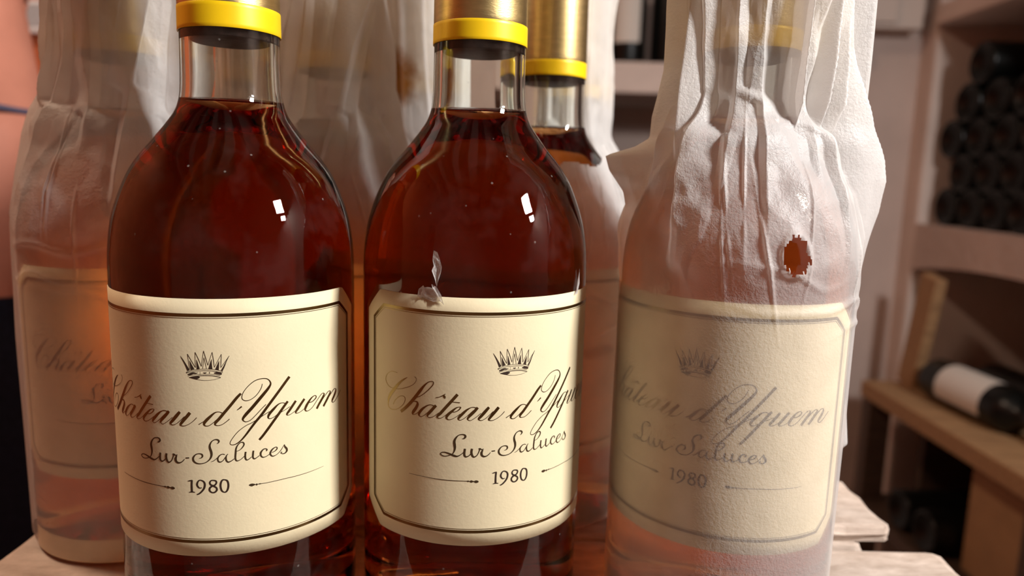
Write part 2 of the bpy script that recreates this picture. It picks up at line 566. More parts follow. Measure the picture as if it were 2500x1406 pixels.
for k, m in (('glass', 'glass'), ('wine', 'wine'), ('capsule', 'capsule'), ('band', 'band'), ('band_wide', 'band'), ('cork', 'cork')):
    ME[k].materials.append(M[m])
    ME[k].polygons.foreach_set('use_smooth', [True] * len(ME[k].polygons))

# ------------------------------------------------------------------ the wine label and its print (1/100 mm: along, up, stroke width)
TITLE = [
    [(-3760,5286,16),(-3975,5294,15),(-4149,5217,16),(-4264,5088,24),(-4288,4962,30),(-4217,4841,28),(-4103,4776,24),(-3952,4755,19),(-3788,4767,17),(-3613,4804,16),(-3464,4858,16),(-3339,4907,16),(-3201,4984,13),(-3100,5066,13),(-3042,5163,14),(-3051,5235,15),(-3102,5271,13)],
    [(-3359,5209,11),(-3484,5136,41),(-3652,5002,70),(-3808,4837,101),(-3951,4673,111),(-4080,4509,108),(-4147,4373,84),(-4169,4246,42),(-4158,4142,29),(-4079,4077,25),(-3949,4069,19),(-3804,4109,17),(-3667,4191,18),(-3534,4308,19),(-3461,4427,21),(-3444,4520,23),(-3499,4584,21),(-3611,4577,17),(-3746,4498,18),(-3867,4375,21),(-3939,4238,19)],
    [(-3029,4635,17),(-2899,4692,20),(-2741,4809,23),(-2588,4960,26),(-2483,5089,29),(-2462,5178,31),(-2530,5200,23),(-2637,5158,31),(-2760,5041,57),(-2901,4861,91),(-3063,4645,101),(-3248,4421,102),(-3424,4240,98),(-3608,4076,95)],
    [(-3406,4273,18),(-3282,4400,20),(-3128,4486,23),(-3012,4490,49),(-2986,4421,81),(-3043,4293,92),(-3126,4175,93),(-3159,4102,69),(-3125,4071,21),(-3041,4108,17),(-2959,4173,17)],
    [(-2400,4433,30),(-2491,4459,27),(-2567,4465,23),(-2690,4405,42),(-2815,4299,72),(-2910,4181,82),(-2937,4102,66),(-2901,4052,26),(-2829,4060,17),(-2718,4135,17),(-2595,4255,17),(-2460,4375,17)],
    [(-2371,4466,85),(-2459,4360,88),(-2564,4230,86),(-2640,4131,67),(-2632,4073,32),(-2562,4060,21),(-2456,4103,17),(-2352,4181,17),(-2278,4248,17)],
    [(-2389,4708,20),(-2270,4739,20),(-2168,4792,31),(-2082,4851,20)],
    [(-2137,4810,39),(-2110,4761,69),(-2086,4708,24)],
    [(-1711,4861,87),(-1822,4724,87),(-1962,4554,87),(-2104,4382,87),(-2234,4223,85),(-2314,4141,64),(-2321,4096,39),(-2269,4072,21),(-2173,4104,17),(-2058,4195,17),(-1973,4275,17)],
    [(-1892,4620,18),(-1764,4614,23),(-1636,4606,26)],
    [(-1887,4304,20),(-1787,4310,23),(-1689,4360,28),(-1626,4428,34),(-1613,4465,29),(-1662,4473,20),(-1761,4429,43),(-1873,4327,71),(-1986,4216,82),(-2035,4124,65),(-2005,4067,30),(-1926,4059,20),(-1827,4103,17),(-1700,4191,17),(-1630,4253,17)],
    [(-1142,4455,29),(-1227,4476,23),(-1311,4460,26),(-1422,4392,57),(-1546,4271,82),(-1657,4142,73),(-1670,4082,36),(-1613,4063,20),(-1515,4111,17),(-1376,4232,17),(-1225,4381,17)],
    [(-1101,4469,79),(-1196,4352,89),(-1306,4234,86),(-1389,4129,57),(-1381,4078,26),(-1317,4058,18),(-1220,4110,17),(-1095,4206,18),(-998,4293,18)],
    [(-763,4473,79),(-870,4345,96),(-984,4208,90),(-1058,4121,68),(-1048,4078,31),(-981,4063,21),(-865,4119,18),(-732,4237,18),(-633,4338,18)],
    [(-465,4460,90),(-565,4335,93),(-681,4200,89),(-754,4098,66),(-745,4063,31),(-660,4051,21),(-524,4105,18),(-389,4202,18),(-278,4317,22)],
    [(-228,4111,26),(-141,4166,22),(0,4258,19)],
    [(426,4447,24),(347,4480,21),(234,4462,39),(89,4337,77),(-35,4208,86),(-77,4125,64),(-49,4072,31),(43,4068,23),(169,4152,20),(334,4309,20),(465,4433,20)],
    [(953,5001,68),(834,4877,79),(656,4655,81),(484,4448,83),(354,4288,85),(244,4160,72),(227,4101,43),(285,4070,22),(399,4087,20),(514,4160,21),(621,4251,25)],
    [(964,4607,45),(901,4555,35),(833,4504,17)],
    [(1549,5231,16),(1518,5117,20),(1444,4990,20),(1333,4868,20),(1192,4783,20),(1069,4770,23),(987,4828,21),(979,4920,22),(1032,5050,19),(1157,5206,20),(1329,5340,24),(1501,5388,24),(1658,5378,26),(1752,5306,31),(1785,5200,49),(1714,5074,77),(1584,4922,89),(1422,4739,93),(1247,4540,92),(1089,4371,91),(994,4246,67),(992,4178,37),(1067,4128,24),(1191,4165,21),(1349,4307,21),(1510,4473,21),(1639,4592,21)],
    [(2354,5335,84),(2212,5170,83),(2038,4958,81),(1852,4731,80),(1669,4502,78),(1489,4272,77),(1328,4088,71),(1184,3902,64),(1041,3714,54),(899,3558,40),(759,3469,27),(652,3461,20),(616,3524,18),(689,3663,19),(846,3853,20),(1049,4003,20),(1220,4077,21),(1408,4180,21),(1600,4290,21),(1730,4356,21)],
    [(2198,4534,24),(2114,4563,21),(1995,4536,40),(1861,4421,75),(1745,4302,81),(1694,4207,60),(1709,4145,29),(1789,4140,21),(1922,4204,18),(2075,4349,18),(2214,4479,19)],
    [(2286,4579,75),(2162,4437,78),(2006,4241,80),(1836,4029,79),(1669,3815,78),(1521,3632,73),(1423,3526,70)],
    [(2023,4255,18),(2194,4327,19),(2352,4401,19)],
    [(2544,4545,75),(2441,4418,81),(2332,4283,80),(2257,4193,63),(2268,4147,26),(2347,4149,19),(2491,4215,19),(2660,4319,20)],
    [(2836,4544,79),(2718,4412,82),(2603,4279,84),(2537,4196,62),(2554,4149,27),(2656,4153,19),(2811,4223,20),(2910,4298,21)],
    [(2992,4385,23),(3116,4391,29),(3246,4467,41),(3269,4524,33),(3204,4563,24),(3077,4507,52),(2952,4377,82),(2870,4254,84),(2859,4177,48),(2917,4133,26),(3029,4154,21),(3156,4238,22),(3311,4397,23),(3473,4536,28),(3568,4552,25),(3591,4497,67),(3493,4369,89),(3375,4237,86),(3284,4116,80)],
    [(3445,4273,24),(3590,4416,25),(3767,4542,31),(3860,4549,24),(3872,4487,74),(3764,4352,92),(3660,4234,89),(3560,4124,81)],
    [(3711,4257,27),(3871,4414,28),(4041,4543,34),(4144,4548,24),(4158,4465,83),(4066,4324,92),(3978,4220,83),(3971,4151,31),(4063,4131,28),(4216,4226,32),(4435,4425,29)],
]
ESTATE = [
    [(-1549,3477,14),(-1490,3492,43),(-1452,3546,61),(-1475,3598,49),(-1559,3613,32),(-1661,3581,31),(-1744,3488,51),(-1785,3380,71),(-1775,3274,79),(-1765,3168,65),(-1789,3060,41),(-1847,2967,24),(-1942,2924,25),(-2063,2891,25),(-2169,2911,30),(-2205,2961,31),(-2152,3007,28),(-2047,3012,36),(-1908,2971,54),(-1786,2926,65),(-1683,2915,42),(-1582,2973,24),(-1499,3048,24)],
    [(-1458,3165,61),(-1473,3058,64),(-1472,2960,65),(-1428,2908,46),(-1344,2936,28),(-1278,3009,28)],
    [(-1247,3169,64),(-1262,3062,68),(-1243,2964,65),(-1182,2902,46),(-1090,2964,28),(-1034,3080,31),(-1007,3177,41)],
    [(-1044,3160,50),(-1001,3168,42),(-958,3141,32),(-894,3157,22)],
    [(-916,3134,35),(-956,3043,69),(-946,2962,68),(-885,2916,53),(-800,2931,33),(-724,2990,25),(-683,3042,18)],
    [(-650,3076,34),(-545,3085,34)],
    [(-260,3076,11),(-193,3094,28),(-158,3144,45),(-175,3201,43),(-255,3222,29),(-350,3192,33),(-421,3104,51),(-425,3018,56),(-373,2948,49),(-280,2914,35),(-159,2922,26),(-52,2964,28),(43,3049,40),(93,3162,60),(90,3277,68),(61,3378,66),(58,3478,52),(114,3591,32),(206,3645,31),(283,3635,48),(314,3591,46),(293,3542,30),(254,3515,11)],
    [(73,2969,11),(146,2996,20),(239,3072,19),(306,3155,19)],
    [(462,3175,23),(398,3193,23),(319,3154,33),(265,3070,42),(275,2984,45),(326,2952,37),(404,2991,22),(472,3088,22),(546,3191,19)],
    [(512,3157,26),(490,3072,44),(501,2985,47),(551,2938,40),(635,2967,26),(714,3025,23)],
    [(785,3250,17),(876,3284,20),(955,3362,34),(996,3444,39),(972,3504,38),(908,3511,29),(829,3447,33),(775,3337,45),(758,3195,52),(747,3066,51),(758,2985,46),(802,2952,32),(880,2980,20),(960,3043,20),(1013,3095,20)],
    [(1035,3208,48),(1020,3109,52),(1023,3007,51),(1054,2952,39),(1113,2966,24),(1193,3028,21)],
    [(1250,3216,48),(1235,3109,53),(1232,3008,49),(1270,2958,38),(1337,2985,24),(1417,3038,21)],
    [(1608,3149,39),(1636,3184,35),(1596,3220,29),(1528,3210,36),(1460,3133,55),(1451,3047,52),(1496,2974,38),(1576,2967,24),(1658,3003,22),(1742,3054,22)],
    [(1769,3071,18),(1853,3091,25),(1924,3151,37),(1925,3202,29),(1870,3213,28),(1785,3163,46),(1728,3071,55),(1740,2995,47),(1794,2948,35),(1878,2961,22),(1963,3010,19),(2050,3095,22),(2154,3250,13)],
    [(2157,3242,14),(2167,3173,52),(2217,3102,61),(2223,3027,57),(2163,2966,36),(2090,2964,26),(2034,3002,19),(2077,3022,42)],
]
YEAR = [
    [(-617,2364,14),(-554,2379,37),(-479,2404,17)],
    [(-494,2396,55),(-504,2251,55),(-505,2120,59),(-503,2018,61)],
    [(-590,2019,20),(-499,2033,35),(-414,2024,21)],
    [(-214,2170,23),(-282,2162,38),(-340,2234,53),(-337,2314,51),(-293,2387,39),(-232,2402,35),(-153,2359,48),(-123,2272,56),(-148,2156,56),(-218,2054,49),(-302,1980,45),(-364,1957,31)],
    [(112,2398,37),(190,2373,44),(201,2307,47),(153,2244,48),(80,2217,56),(12,2154,54),(9,2074,52),(73,2017,41),(152,2026,49),(206,2089,53),(196,2162,49),(119,2216,51),(42,2262,50),(18,2328,47),(53,2385,39),(112,2398,37)],
    [(424,2404,34),(501,2362,51),(530,2258,54),(519,2127,56),(471,2029,48),(406,2012,35),(342,2067,51),(314,2185,55),(324,2301,55),(366,2386,47),(424,2404,35)],
]
FLOURISH = [
    [(1098,2156,24),(1131,2155,65),(1183,2150,89),(1236,2151,59),(1282,2146,24),(1315,2144,69),(1342,2146,24),(1382,2150,24),(1409,2149,39),(1449,2146,21),(1597,2143,18),(1944,2150,19),(2234,2151,19),(2476,2142,19),(2982,2137,17),(3538,2145,9)],
    [(-1027,2111,33),(-1073,2112,79),(-1124,2113,79),(-1175,2117,32),(-1252,2118,79),(-1303,2121,25),(-1354,2124,54),(-1405,2125,22),(-1705,2124,22),(-2052,2123,22),(-2410,2129,18),(-2688,2137,15),(-3269,2144,10)],
]
CROWN = [
    [(-419,5752,13),(-443,5975,13),(-467,6205,13)],
    [(-467,6205,13),(-363,6011,16),(-259,5816,13)],
    [(-252,5808,12),(-255,6039,12),(-250,6258,12)],
    [(-249,6262,13),(-168,6066,18),(-88,5844,12)],
    [(-88,5844,12),(-53,6076,12),(-14,6307,12)],
    [(-14,6307,12),(34,6102,19),(90,5878,12)],
    [(90,5878,12),(153,6075,12),(219,6265,12)],
    [(219,6265,12),(243,6040,18),(263,5815,12)],
    [(263,5815,12),(364,6011,12),(461,6198,12)],
    [(461,6198,12),(447,6000,18),(436,5802,12)],
    [(436,5802,12),(560,5979,12),(673,6143,12)],
    [(-672,6139,9),(-594,6004,32),(-523,5869,49),(-454,5717,75)],
    [(671,6140,6),(591,5987,18),(515,5817,40),(457,5711,50)],
    [(-412,6019,5),(-380,5891,51),(-338,5747,110)],
    [(-218,6049,5),(-202,5929,41),(-179,5770,87)],
    [(-10,6106,11),(-31,5947,11),(-56,5779,11)],
    [(-10,6106,11),(19,5947,13),(48,5779,11)],
    [(194,6058,5),(172,5929,52),(154,5772,111)],
    [(394,6006,5),(364,5874,55),(328,5736,102)],
    [(-524,5661,22),(-404,5714,12),(-237,5752,12),(-26,5767,12),(206,5760,12),(386,5722,12),(484,5684,12)],
    [(-520,5641,17),(-406,5675,12),(-239,5711,12),(-28,5719,14),(204,5711,16),(385,5674,12),(483,5658,12)],
    [(-480,5595,34),(-391,5624,59),(-315,5647,52),(-250,5640,34),(-192,5658,10)],
    [(-54,5663,7),(2,5650,38),(51,5663,9)],
    [(-130,5684,13),(-131,5664,18)],
    [(-132,5641,16),(-132,5624,13)],
    [(127,5684,18),(126,5632,19)],
    [(249,5647,26),(321,5646,69),(399,5630,69),(454,5611,52)],
    [(-478,5543,12),(-426,5575,14),(-293,5596,10),(-31,5616,9),(240,5604,10),(413,5565,14)],
    [(-445,5516,14),(-245,5556,19),(-33,5575,21),(199,5566,21),(341,5535,21),(428,5508,12)],
    [(-446,5512,12),(-249,5463,14),(-38,5433,10),(195,5443,9),(355,5483,10),(428,5508,12)],
    [(-433,5515,12),(-329,5517,69),(-230,5511,86),(-148,5529,34)],
]

LW, LH, CH_S, CH_Z = 54.2, 78.0, 8.3, 7.2       # half width, height, corner cuts (mm)
def on_glass(s, z, r):
    th = s / 38.0
    return (r * math.sin(th), -r * math.cos(th), z / 1000.0)

def label_outline(inset=0.0):
    k = inset * 0.42
    a, b, c, d = LW - inset, LW - CH_S - k, LH - inset, LH - CH_Z - k
    lo_z, lo_d = inset, CH_Z + k
    return [(-a, lo_d), (-b, lo_z), (b, lo_z), (a, lo_d), (a, d), (b, c), (-b, c), (-a, d)]

def label_mesh():
    cols = np.linspace(-LW, LW, 109)
    rows = 16
    verts, faces = [], []
    r = R + 0.00018
    for s in cols:
        cut = max(0.0, abs(s) - (LW - CH_S)) / CH_S * CH_Z
        for j in range(rows):
            verts.append(on_glass(s, cut + (LH - 2 * cut) * j / (rows - 1), r))
    n = len(cols)
    for i in range(n - 1):
        for j in range(rows - 1):
            a = i * rows + j
            faces.append((a, a + rows, a + rows + 1, a + 1))
    # paper thickness: skirt down to the glass
    rim = [i * rows for i in range(n)] + [(n - 1) * rows + j for j in range(1, rows)] + [i * rows + rows - 1 for i in range(n - 2, -1, -1)] + [j for j in range(rows - 2, 0, -1)]
    base = len(verts)
    for v in rim:
        x, y, z = verts[v]
        f = (R - 0.00005) / r
        verts.append((x * f, y * f, z))
    m = len(rim)
    for i in range(m):
        j = (i + 1) % m
        faces.append((rim[j], rim[i], base + i, base + j))
    return mesh('label', verts, faces)

def ribbon(verts, faces, P, r):
    """P: (s, z, w) samples in mm -> quad strip lying on the glass."""
    P = np.asarray(P, float)
    t = np.gradient(P[:, :2], axis=0)
    nrm = np.stack([-t[:, 1], t[:, 0]], 1)
    nrm /= np.linalg.norm(nrm, axis=1)[:, None] + 1e-9
    b = len(verts)
    for (s, z, w), n in zip(P, nrm):
        w = max(w, 0.05) / 2
        verts.append(on_glass(s + n[0] * w, z + n[1] * w, r))
        verts.append(on_glass(s - n[0] * w, z - n[1] * w, r))
    for i in range(len(P) - 1):
        a = b + 2 * i
        faces.append((a, a + 1, a + 3, a + 2))

def stroke_mesh(name, strokes, r):
    v, f = [], []
    for st in strokes:
        P = np.asarray(st, float) / 100.0
        P = spline(P, 6) if len(P) > 2 else np.array([P[0] + (P[-1] - P[0]) * t for t in np.linspace(0, 1, 5)])
        ribbon(v, f, P, r)
    return mesh(name, v, f)

def border_mesh(name, inset0, inset1, r):
    A, B = label_outline(inset0), label_outline(inset1)
    v, f = [], []
    n = len(A)
    for i in range(n):
        a0, a1, b0, b1 = A[i], A[(i + 1) % n], B[i], B[(i + 1) % n]
        k = max(2, int(abs(a1[0] - a0[0]) / 1.0) + 1)
        s = len(v)
        for q in range(k + 1):
            t = q / k
            v.append(on_glass(a0[0] + (a1[0] - a0[0]) * t, a0[1] + (a1[1] - a0[1]) * t, r))
            v.append(on_glass(b0[0] + (b1[0] - b0[0]) * t, b0[1] + (b1[1] - b0[1]) * t, r))
        for q in range(k):
            c = s + 2 * q
            f.append((c, c + 2, c + 3, c + 1))
    return mesh(name, v, f)

RP = R + 0.00023
PRINT = [('title_lettering', stroke_mesh('title_lettering', TITLE, RP), 'gold'),
         ('estate_lettering', stroke_mesh('estate_lettering', ESTATE, RP), 'ink_gold'),
         ('vintage_year', stroke_mesh('vintage_year', YEAR, RP), 'ink'),
         ('flourish', stroke_mesh('flourish', FLOURISH[:1], RP), 'ink_gold'),
         ('flourish', stroke_mesh('flourish', FLOURISH[1:], RP), 'ink_gold'),
         ('crown_emblem', stroke_mesh('crown_emblem', CROWN, RP), 'ink'),
         ('border_band', border_mesh('border_band', 4.2, 5.15, RP), 'gold'),
         ('border_line', border_mesh('border_line', 5.45, 5.63, RP), 'gold')]
M['ink_gold'] = plain('bronze_print', (0.12, 0.08, 0.04), 0.35, metal=0.7)
ME['label'] = label_mesh()
ME['label'].materials.append(M['label'])
ME['label'].polygons.foreach_set('use_smooth', [True] * len(ME['label'].polygons))
for _, me, m in PRINT:
    me.materials.append(M[m])

def put(name, key, parent, loc=None):
    o = bpy.data.objects.new(name, ME[key] if isinstance(key, str) else key)
    COL.objects.link(o)
    o.parent = parent
    if loc:
        o.location = loc
    return o

def add_label(root, along, z):
    la = put('label', 'label', root, (0, 0, z))
    la.rotation_euler = (0, 0, along / 38.0)
    for n, me, _ in PRINT:
        put(n, me, la)
    return la

def bottle(name, label, cat, x, y, group=None, along=None, lz=0.0345, band='band', rot=0.0):
    root = thing(name, label, cat, (x, y, TOP), 0, group)
    put('glass_body', 'glass', root).rotation_euler = (0, 0, rot)
    put('wine', 'wine', root)
    put('cork', 'cork', root)
    put('capsule', 'capsule', root)
    put('capsule_band', band, root)
    if along is not None:
        add_label(root, along, lz)
    return root

# ------------------------------------------------------------------ tissue wraps
def facets(T, Z, z0, z1, n, seed):
    """Crumpled-paper facets: distance to the nearest of n random points, in mm."""
    rng = np.random.RandomState(seed)
    best = np.full(T.shape, 1e9, np.float32)
    s, zz = (T * 34).astype(np.float32), (Z * 1000).astype(np.float32)
    per = 2 * math.pi * 34
    for a, b, k in zip(rng.uniform(0, per, n), rng.uniform(z0, z1, n), rng.uniform(0.55, 1.0, n)):
        d = np.abs(s - a)
        d = np.minimum(d, per - d)
        best = np.minimum(best, np.sqrt(d * d + ((zz - b) * k) ** 2))
    return best

def wrap_mesh(name, seed, base, pleats, fins=(), ridges=(), crinkle=(0.25, 0.5), z1=0.295, nt=560, nz=260,
              hole=None, top=None, twist=0.0, zmin=0.002):
    rng = np.random.RandomState(seed)
    zs = np.linspace(zmin, z1, nz)
    th = np.linspace(0, 2 * math.pi, nt, endpoint=False)
    T, Z = np.meshgrid(th, zs, indexing='ij')
    b = np.array(base, float)
    bz = spline(b, 8)
    rb = np.interp(zs, bz[:, 0] / 1000, bz[:, 1] / 1000)[None, :] + 0 * T
    neck = smooth01(0.128, 0.172, Z)                       # 0 on the body, 1 at the neck
    r = rb.copy()
    # gathered pleats: sharp folds running down from the neck and dying out on the shoulder
    count, amp = pleats
    for k in range(count):
        t0 = 2 * math.pi * (k + rng.uniform(-0.35, 0.35)) / count
        z0 = rng.uniform(0.112, 0.150)
        zt = rng.uniform(0.158, 0.185)
        zf = rng.uniform(0.163, 0.178)
        tw = (twist + rng.uniform(-3.5, 3.5))
        w = rng.uniform(0.16, 0.34)
        a = amp * rng.uniform(0.45, 1.25)
        bend = rng.uniform(-0.06, 0.06)
        tc = t0 + tw * (Z - 0.16) + bend * np.sin((Z - 0.1) * 60 + k)
        d = np.abs((T - tc + math.pi) % (2 * math.pi) - math.pi)
        side = np.sign((T - tc + math.pi) % (2 * math.pi) - math.pi)
        up = smooth01(zf - 0.002, zf + 0.003, Z)          # the fold tips over where the neck begins
        ww = w * np.where(side > 0, 1.7 - 1.35 * up, 0.28 + 1.3 * up) * (0.6 + 0.5 * neck)      # folds lean over to one side
        prof = np.clip(1 - d / ww, 0, 1)
        r += a * prof * smooth01(z0, zt, Z) * (0.8 + 0.2 * np.sin(Z * 90 + k))
    # thin creases continuing on the body
    for k in range(count):
        t0 = rng.uniform(0, 2 * math.pi)
        zc = rng.uniform(0.120, 0.150)
        d = np.abs((T - t0 - rng.uniform(-6, 6) * (Z - zc) + math.pi) % (2 * math.pi) - math.pi) * 38
        r += 0.0007 * np.exp(-(d / 0.55) ** 2) * np.exp(-((Z - zc) / 0.016) ** 2)
    # horizontal ridges where the paper slid down and buckled
    for zc, a, wob, t0, tw in ridges:
        zz = zc + wob * vnoise(T / (2 * math.pi), Z * 0, 14, 1, seed + int(zc * 1e5))
        env = np.exp(-(((T - t0 + math.pi) % (2 * math.pi) - math.pi) / tw) ** 2)
        r += a * np.exp(-((Z - zz) / 0.0011) ** 2) * env
    u, v = T / (2 * math.pi), Z / z1
    loose = 0.25 + 0.75 * smooth01(0.105, 0.15, Z)
    f1 = facets(T + 2.0 * (Z - 0.14), Z, 95, min(230, z1 * 1000), 150, seed + 1)
    f2 = facets(T, Z, 95, min(230, z1 * 1000), 420, seed + 2)
    r += 0.001 * crinkle[0] * (0.16 * np.clip(f1, 0, 14) + 0.10 * np.clip(f2, 0, 8) - 0.9) * smooth01(0.108, 0.135, Z)
    r += 0.00012 * crinkle[0] * vnoise(u, v, 71, 60, seed + 2) * loose
    r += 0.001 * crinkle[1] * vnoise(u, v, 15, 12, seed + 3) * loose
    for t0, w, prof, tilt in fins:
        pz = np.array(prof, float)
        ro = np.interp(zs, pz[::-1, 0] / 1000 if pz[0, 0] > pz[-1, 0] else pz[:, 0] / 1000,
                       pz[::-1, 1] / 1000 if pz[0, 0] > pz[-1, 0] else pz[:, 1] / 1000)[None, :] + 0 * T
        tc = t0 + tilt * (Z - 0.13)
        d = np.abs((T - tc + math.pi) % (2 * math.pi) - math.pi)
        sh = np.clip(1 - d / w, 0, 1)
        wav = 1 + 0.02 * vnoise(u * 3, v, 40, 30, seed + 7)
        r = np.maximum(r, rb + (ro - rb) * (sh ** 0.9) * wav * (ro > rb))
    # never inside the bottle
    ro_b = np.interp(zs, outer[20:, 1] / 1000, outer[20:, 0] / 1000)[None, :]
    r = np.maximum(r, ro_b + 0.00045)
    keep = np.ones_like(T, bool)
    if hole:
        hs, hz, hw, hh = hole
        s = ((T + math.pi) % (2 * math.pi) - math.pi) * 38
        q = ((s - hs) / hw) ** 2 + ((Z * 1000 - hz) / hh) ** 2
        rag = 0.7 * vnoise(u * 7, v * 7 % 1.0, 90, 90, seed + 9)
        keep &= q + rag > 1.0
        r += 0.0011 * np.exp(-((np.sqrt(q) - 1.25) / 0.28) ** 2)
    if top is not None:
        keep &= Z < top(T)
        r += 0.0022 * np.exp(-np.clip(top(T) - Z, 0, 1) / 0.0035) * (0.6 + 0.8 * vnoise(u, v * 0, 18, 1, seed + 12))
    contact = np.exp(-np.clip(r - ro_b - 0.0005, 0, 1) / 0.0020)
    verts = np.stack([r * np.sin(T), -r * np.cos(T), Z], -1).reshape(-1, 3)
    idx = np.arange(nt * nz).reshape(nt, nz)
    i2 = np.roll(idx, -1, axis=0)
    q = np.stack([idx[:, :-1], i2[:, :-1], i2[:, 1:], idx[:, 1:]], -1)
    kq = keep[:, :-1] & np.roll(keep, -1, axis=0)[:, :-1] & np.roll(keep, -1, axis=0)[:, 1:] & keep[:, 1:]
    q = q[kq]
    used = np.unique(q)
    remap = np.full(nt * nz, -1)
    remap[used] = np.arange(len(used))
    V, F = verts[used], remap[q]
    me = bpy.data.meshes.new(name)
    me.vertices.add(len(V))
    me.vertices.foreach_set('co', V.astype(np.float32).ravel())
    me.loops.add(F.size)
    me.loops.foreach_set('vertex_index', F.astype(np.int32).ravel())
    me.polygons.add(len(F))
    me.polygons.foreach_set('loop_start', np.arange(0, F.size, 4, dtype=np.int32))
    me.update(calc_edges=True)
    me.validate()
    at = me.attributes.new('contact', 'FLOAT', 'POINT')
    at.data.foreach_set('value', contact.reshape(-1)[used].astype(np.float32))
    return me

def base_prof(neck, loose=0.0, body=38.7, top=20):
    return [(0, body - 0.3), (10, body), (60, body), (115, body), (126, body - 0.3 + loose), (135, 37.0 + loose), (142, 34.6 + loose), (149, 31.6 + loose), (156, 28.0 + loose * 0.8),
            (163, 25.2 + loose * 0.5), (172, neck + 1.0), (186, neck), (205, neck), (235, neck - 0.5), (265, top), (295, top - 3)]
# ------------------------------------------------------------------ the bottles
FRONT = 'bottles standing on the crate'
A = bottle('wine_bottle', 'bare bottle of dark amber wine whose label hides the first letters, beside the bottle with torn tissue scraps', 'bottle',
           -0.0916, 0.2393, FRONT, along=4.27, lz=0.0345, band='band_wide')
A['label'] = 'unwrapped amber wine bottle with gold capsule and clean glass above its label'
Bb = bottle('wine_bottle', 'unwrapped amber wine bottle with white tissue scraps stuck to the glass above its label', 'bottle',
            -0.0127, 0.2480, FRONT, along=14.45, lz=0.0355, rot=1.0)
Cc = bottle('wine_bottle', 'amber wine bottle with gold capsule bare above a torn tissue wrapper', 'bottle', 0.0140, 0.3235, FRONT, along=-10.0, rot=2.0)
Dd = bottle('wine_bottle', 'wine bottle wrapped in white tissue with a small torn hole showing orange wine', 'bottle', 0.0757, 0.2455, FRONT, along=-20.4, lz=0.0365, rot=3.0)
Ee = bottle('wine_bottle', 'tissue-wrapped wine bottle beside the person, with main label and lower strip label showing through', 'bottle', -0.154, 0.290, FRONT, along=22.0, lz=0.0347, rot=4.0)
Ff = bottle('wine_bottle', 'tissue-wrapped wine bottle with long diagonal pleats behind the two bare bottles', 'bottle', -0.078, 0.320, FRONT, along=60.0, rot=5.0)
Gg = bottle('wine_bottle', 'tissue-wrapped wine bottle with a brown stain on the paper at its neck', 'bottle', -0.0560, 0.401, FRONT, along=60.0, rot=6.0)
Hh = bottle('wine_bottle', 'tissue-wrapped wine bottle standing behind the bottle with the torn wrapper', 'bottle', 0.0290, 0.403, FRONT, along=60.0, rot=7.0)

Ii = bottle('wine_bottle', 'tissue-wrapped wine bottle half hidden behind the neck of the scrap-free bare bottle', 'bottle', -0.136, 0.378, FRONT, along=60.0, rot=8.0)

# tissue scraps on the second bare bottle
def scrap_mesh(name, outline, seed):
    rng = np.random.RandomState(seed)
    n = len(outline)
    c = np.mean(outline, axis=0)
    v, f = [], []
    rings = 4
    for k in range(rings + 1):
        t = k / rings
        for i in range(n):
            p = c + (np.array(outline[i]) - c) * t * 1.25
            v.append(on_glass(p[0], p[1], R + 0.00025 + 0.0006 * t * rng.uniform(0.1, 1.0)))
    for k in range(rings):
        for i in range(n):
            j = (i + 1) % n
            f.append((k * n + i, k * n + j, (k + 1) * n + j, (k + 1) * n + i))
    return mesh(name, v, f)
for i, o in enumerate([
        [(-10.2, 91), (-9.3, 90.6), (-8.8, 89), (-8.2, 87.2), (-8.4, 85.8), (-8.9, 84.2), (-9.3, 82.4), (-9.9, 84.4), (-10.6, 86.2), (-10.2, 87.4), (-10.6, 88.8)],
        [(-15.4, 78.2), (-15.0, 80.0), (-13.8, 81.0), (-13.3, 80.4), (-14.0, 79.0), (-14.2, 77.8)],
        [(-10.6, 81.4), (-9.4, 80.8), (-8.2, 79.0), (-7.5, 76.6), (-8.3, 77.2), (-9.2, 79.2), (-10.2, 80.4)],
        [(-13.4, 80.3), (-12.0, 80.6), (-10.4, 80.4), (-9.4, 79.2), (-8.6, 77.4), (-10.5, 77.2), (-12.2, 77.6), (-13.8, 78.2)],
        [(41.2, 84.5), (40.8, 82.5), (39.6, 79.0), (38.8, 77.8), (40.4, 78.0), (41.6, 80.5)]]):
    s = link('tissue_scrap', scrap_mesh('tissue_scrap', o, 40 + i), M['scrap'], Bb)
    s.location = (0, 0, 0.0352)

deg = math.radians
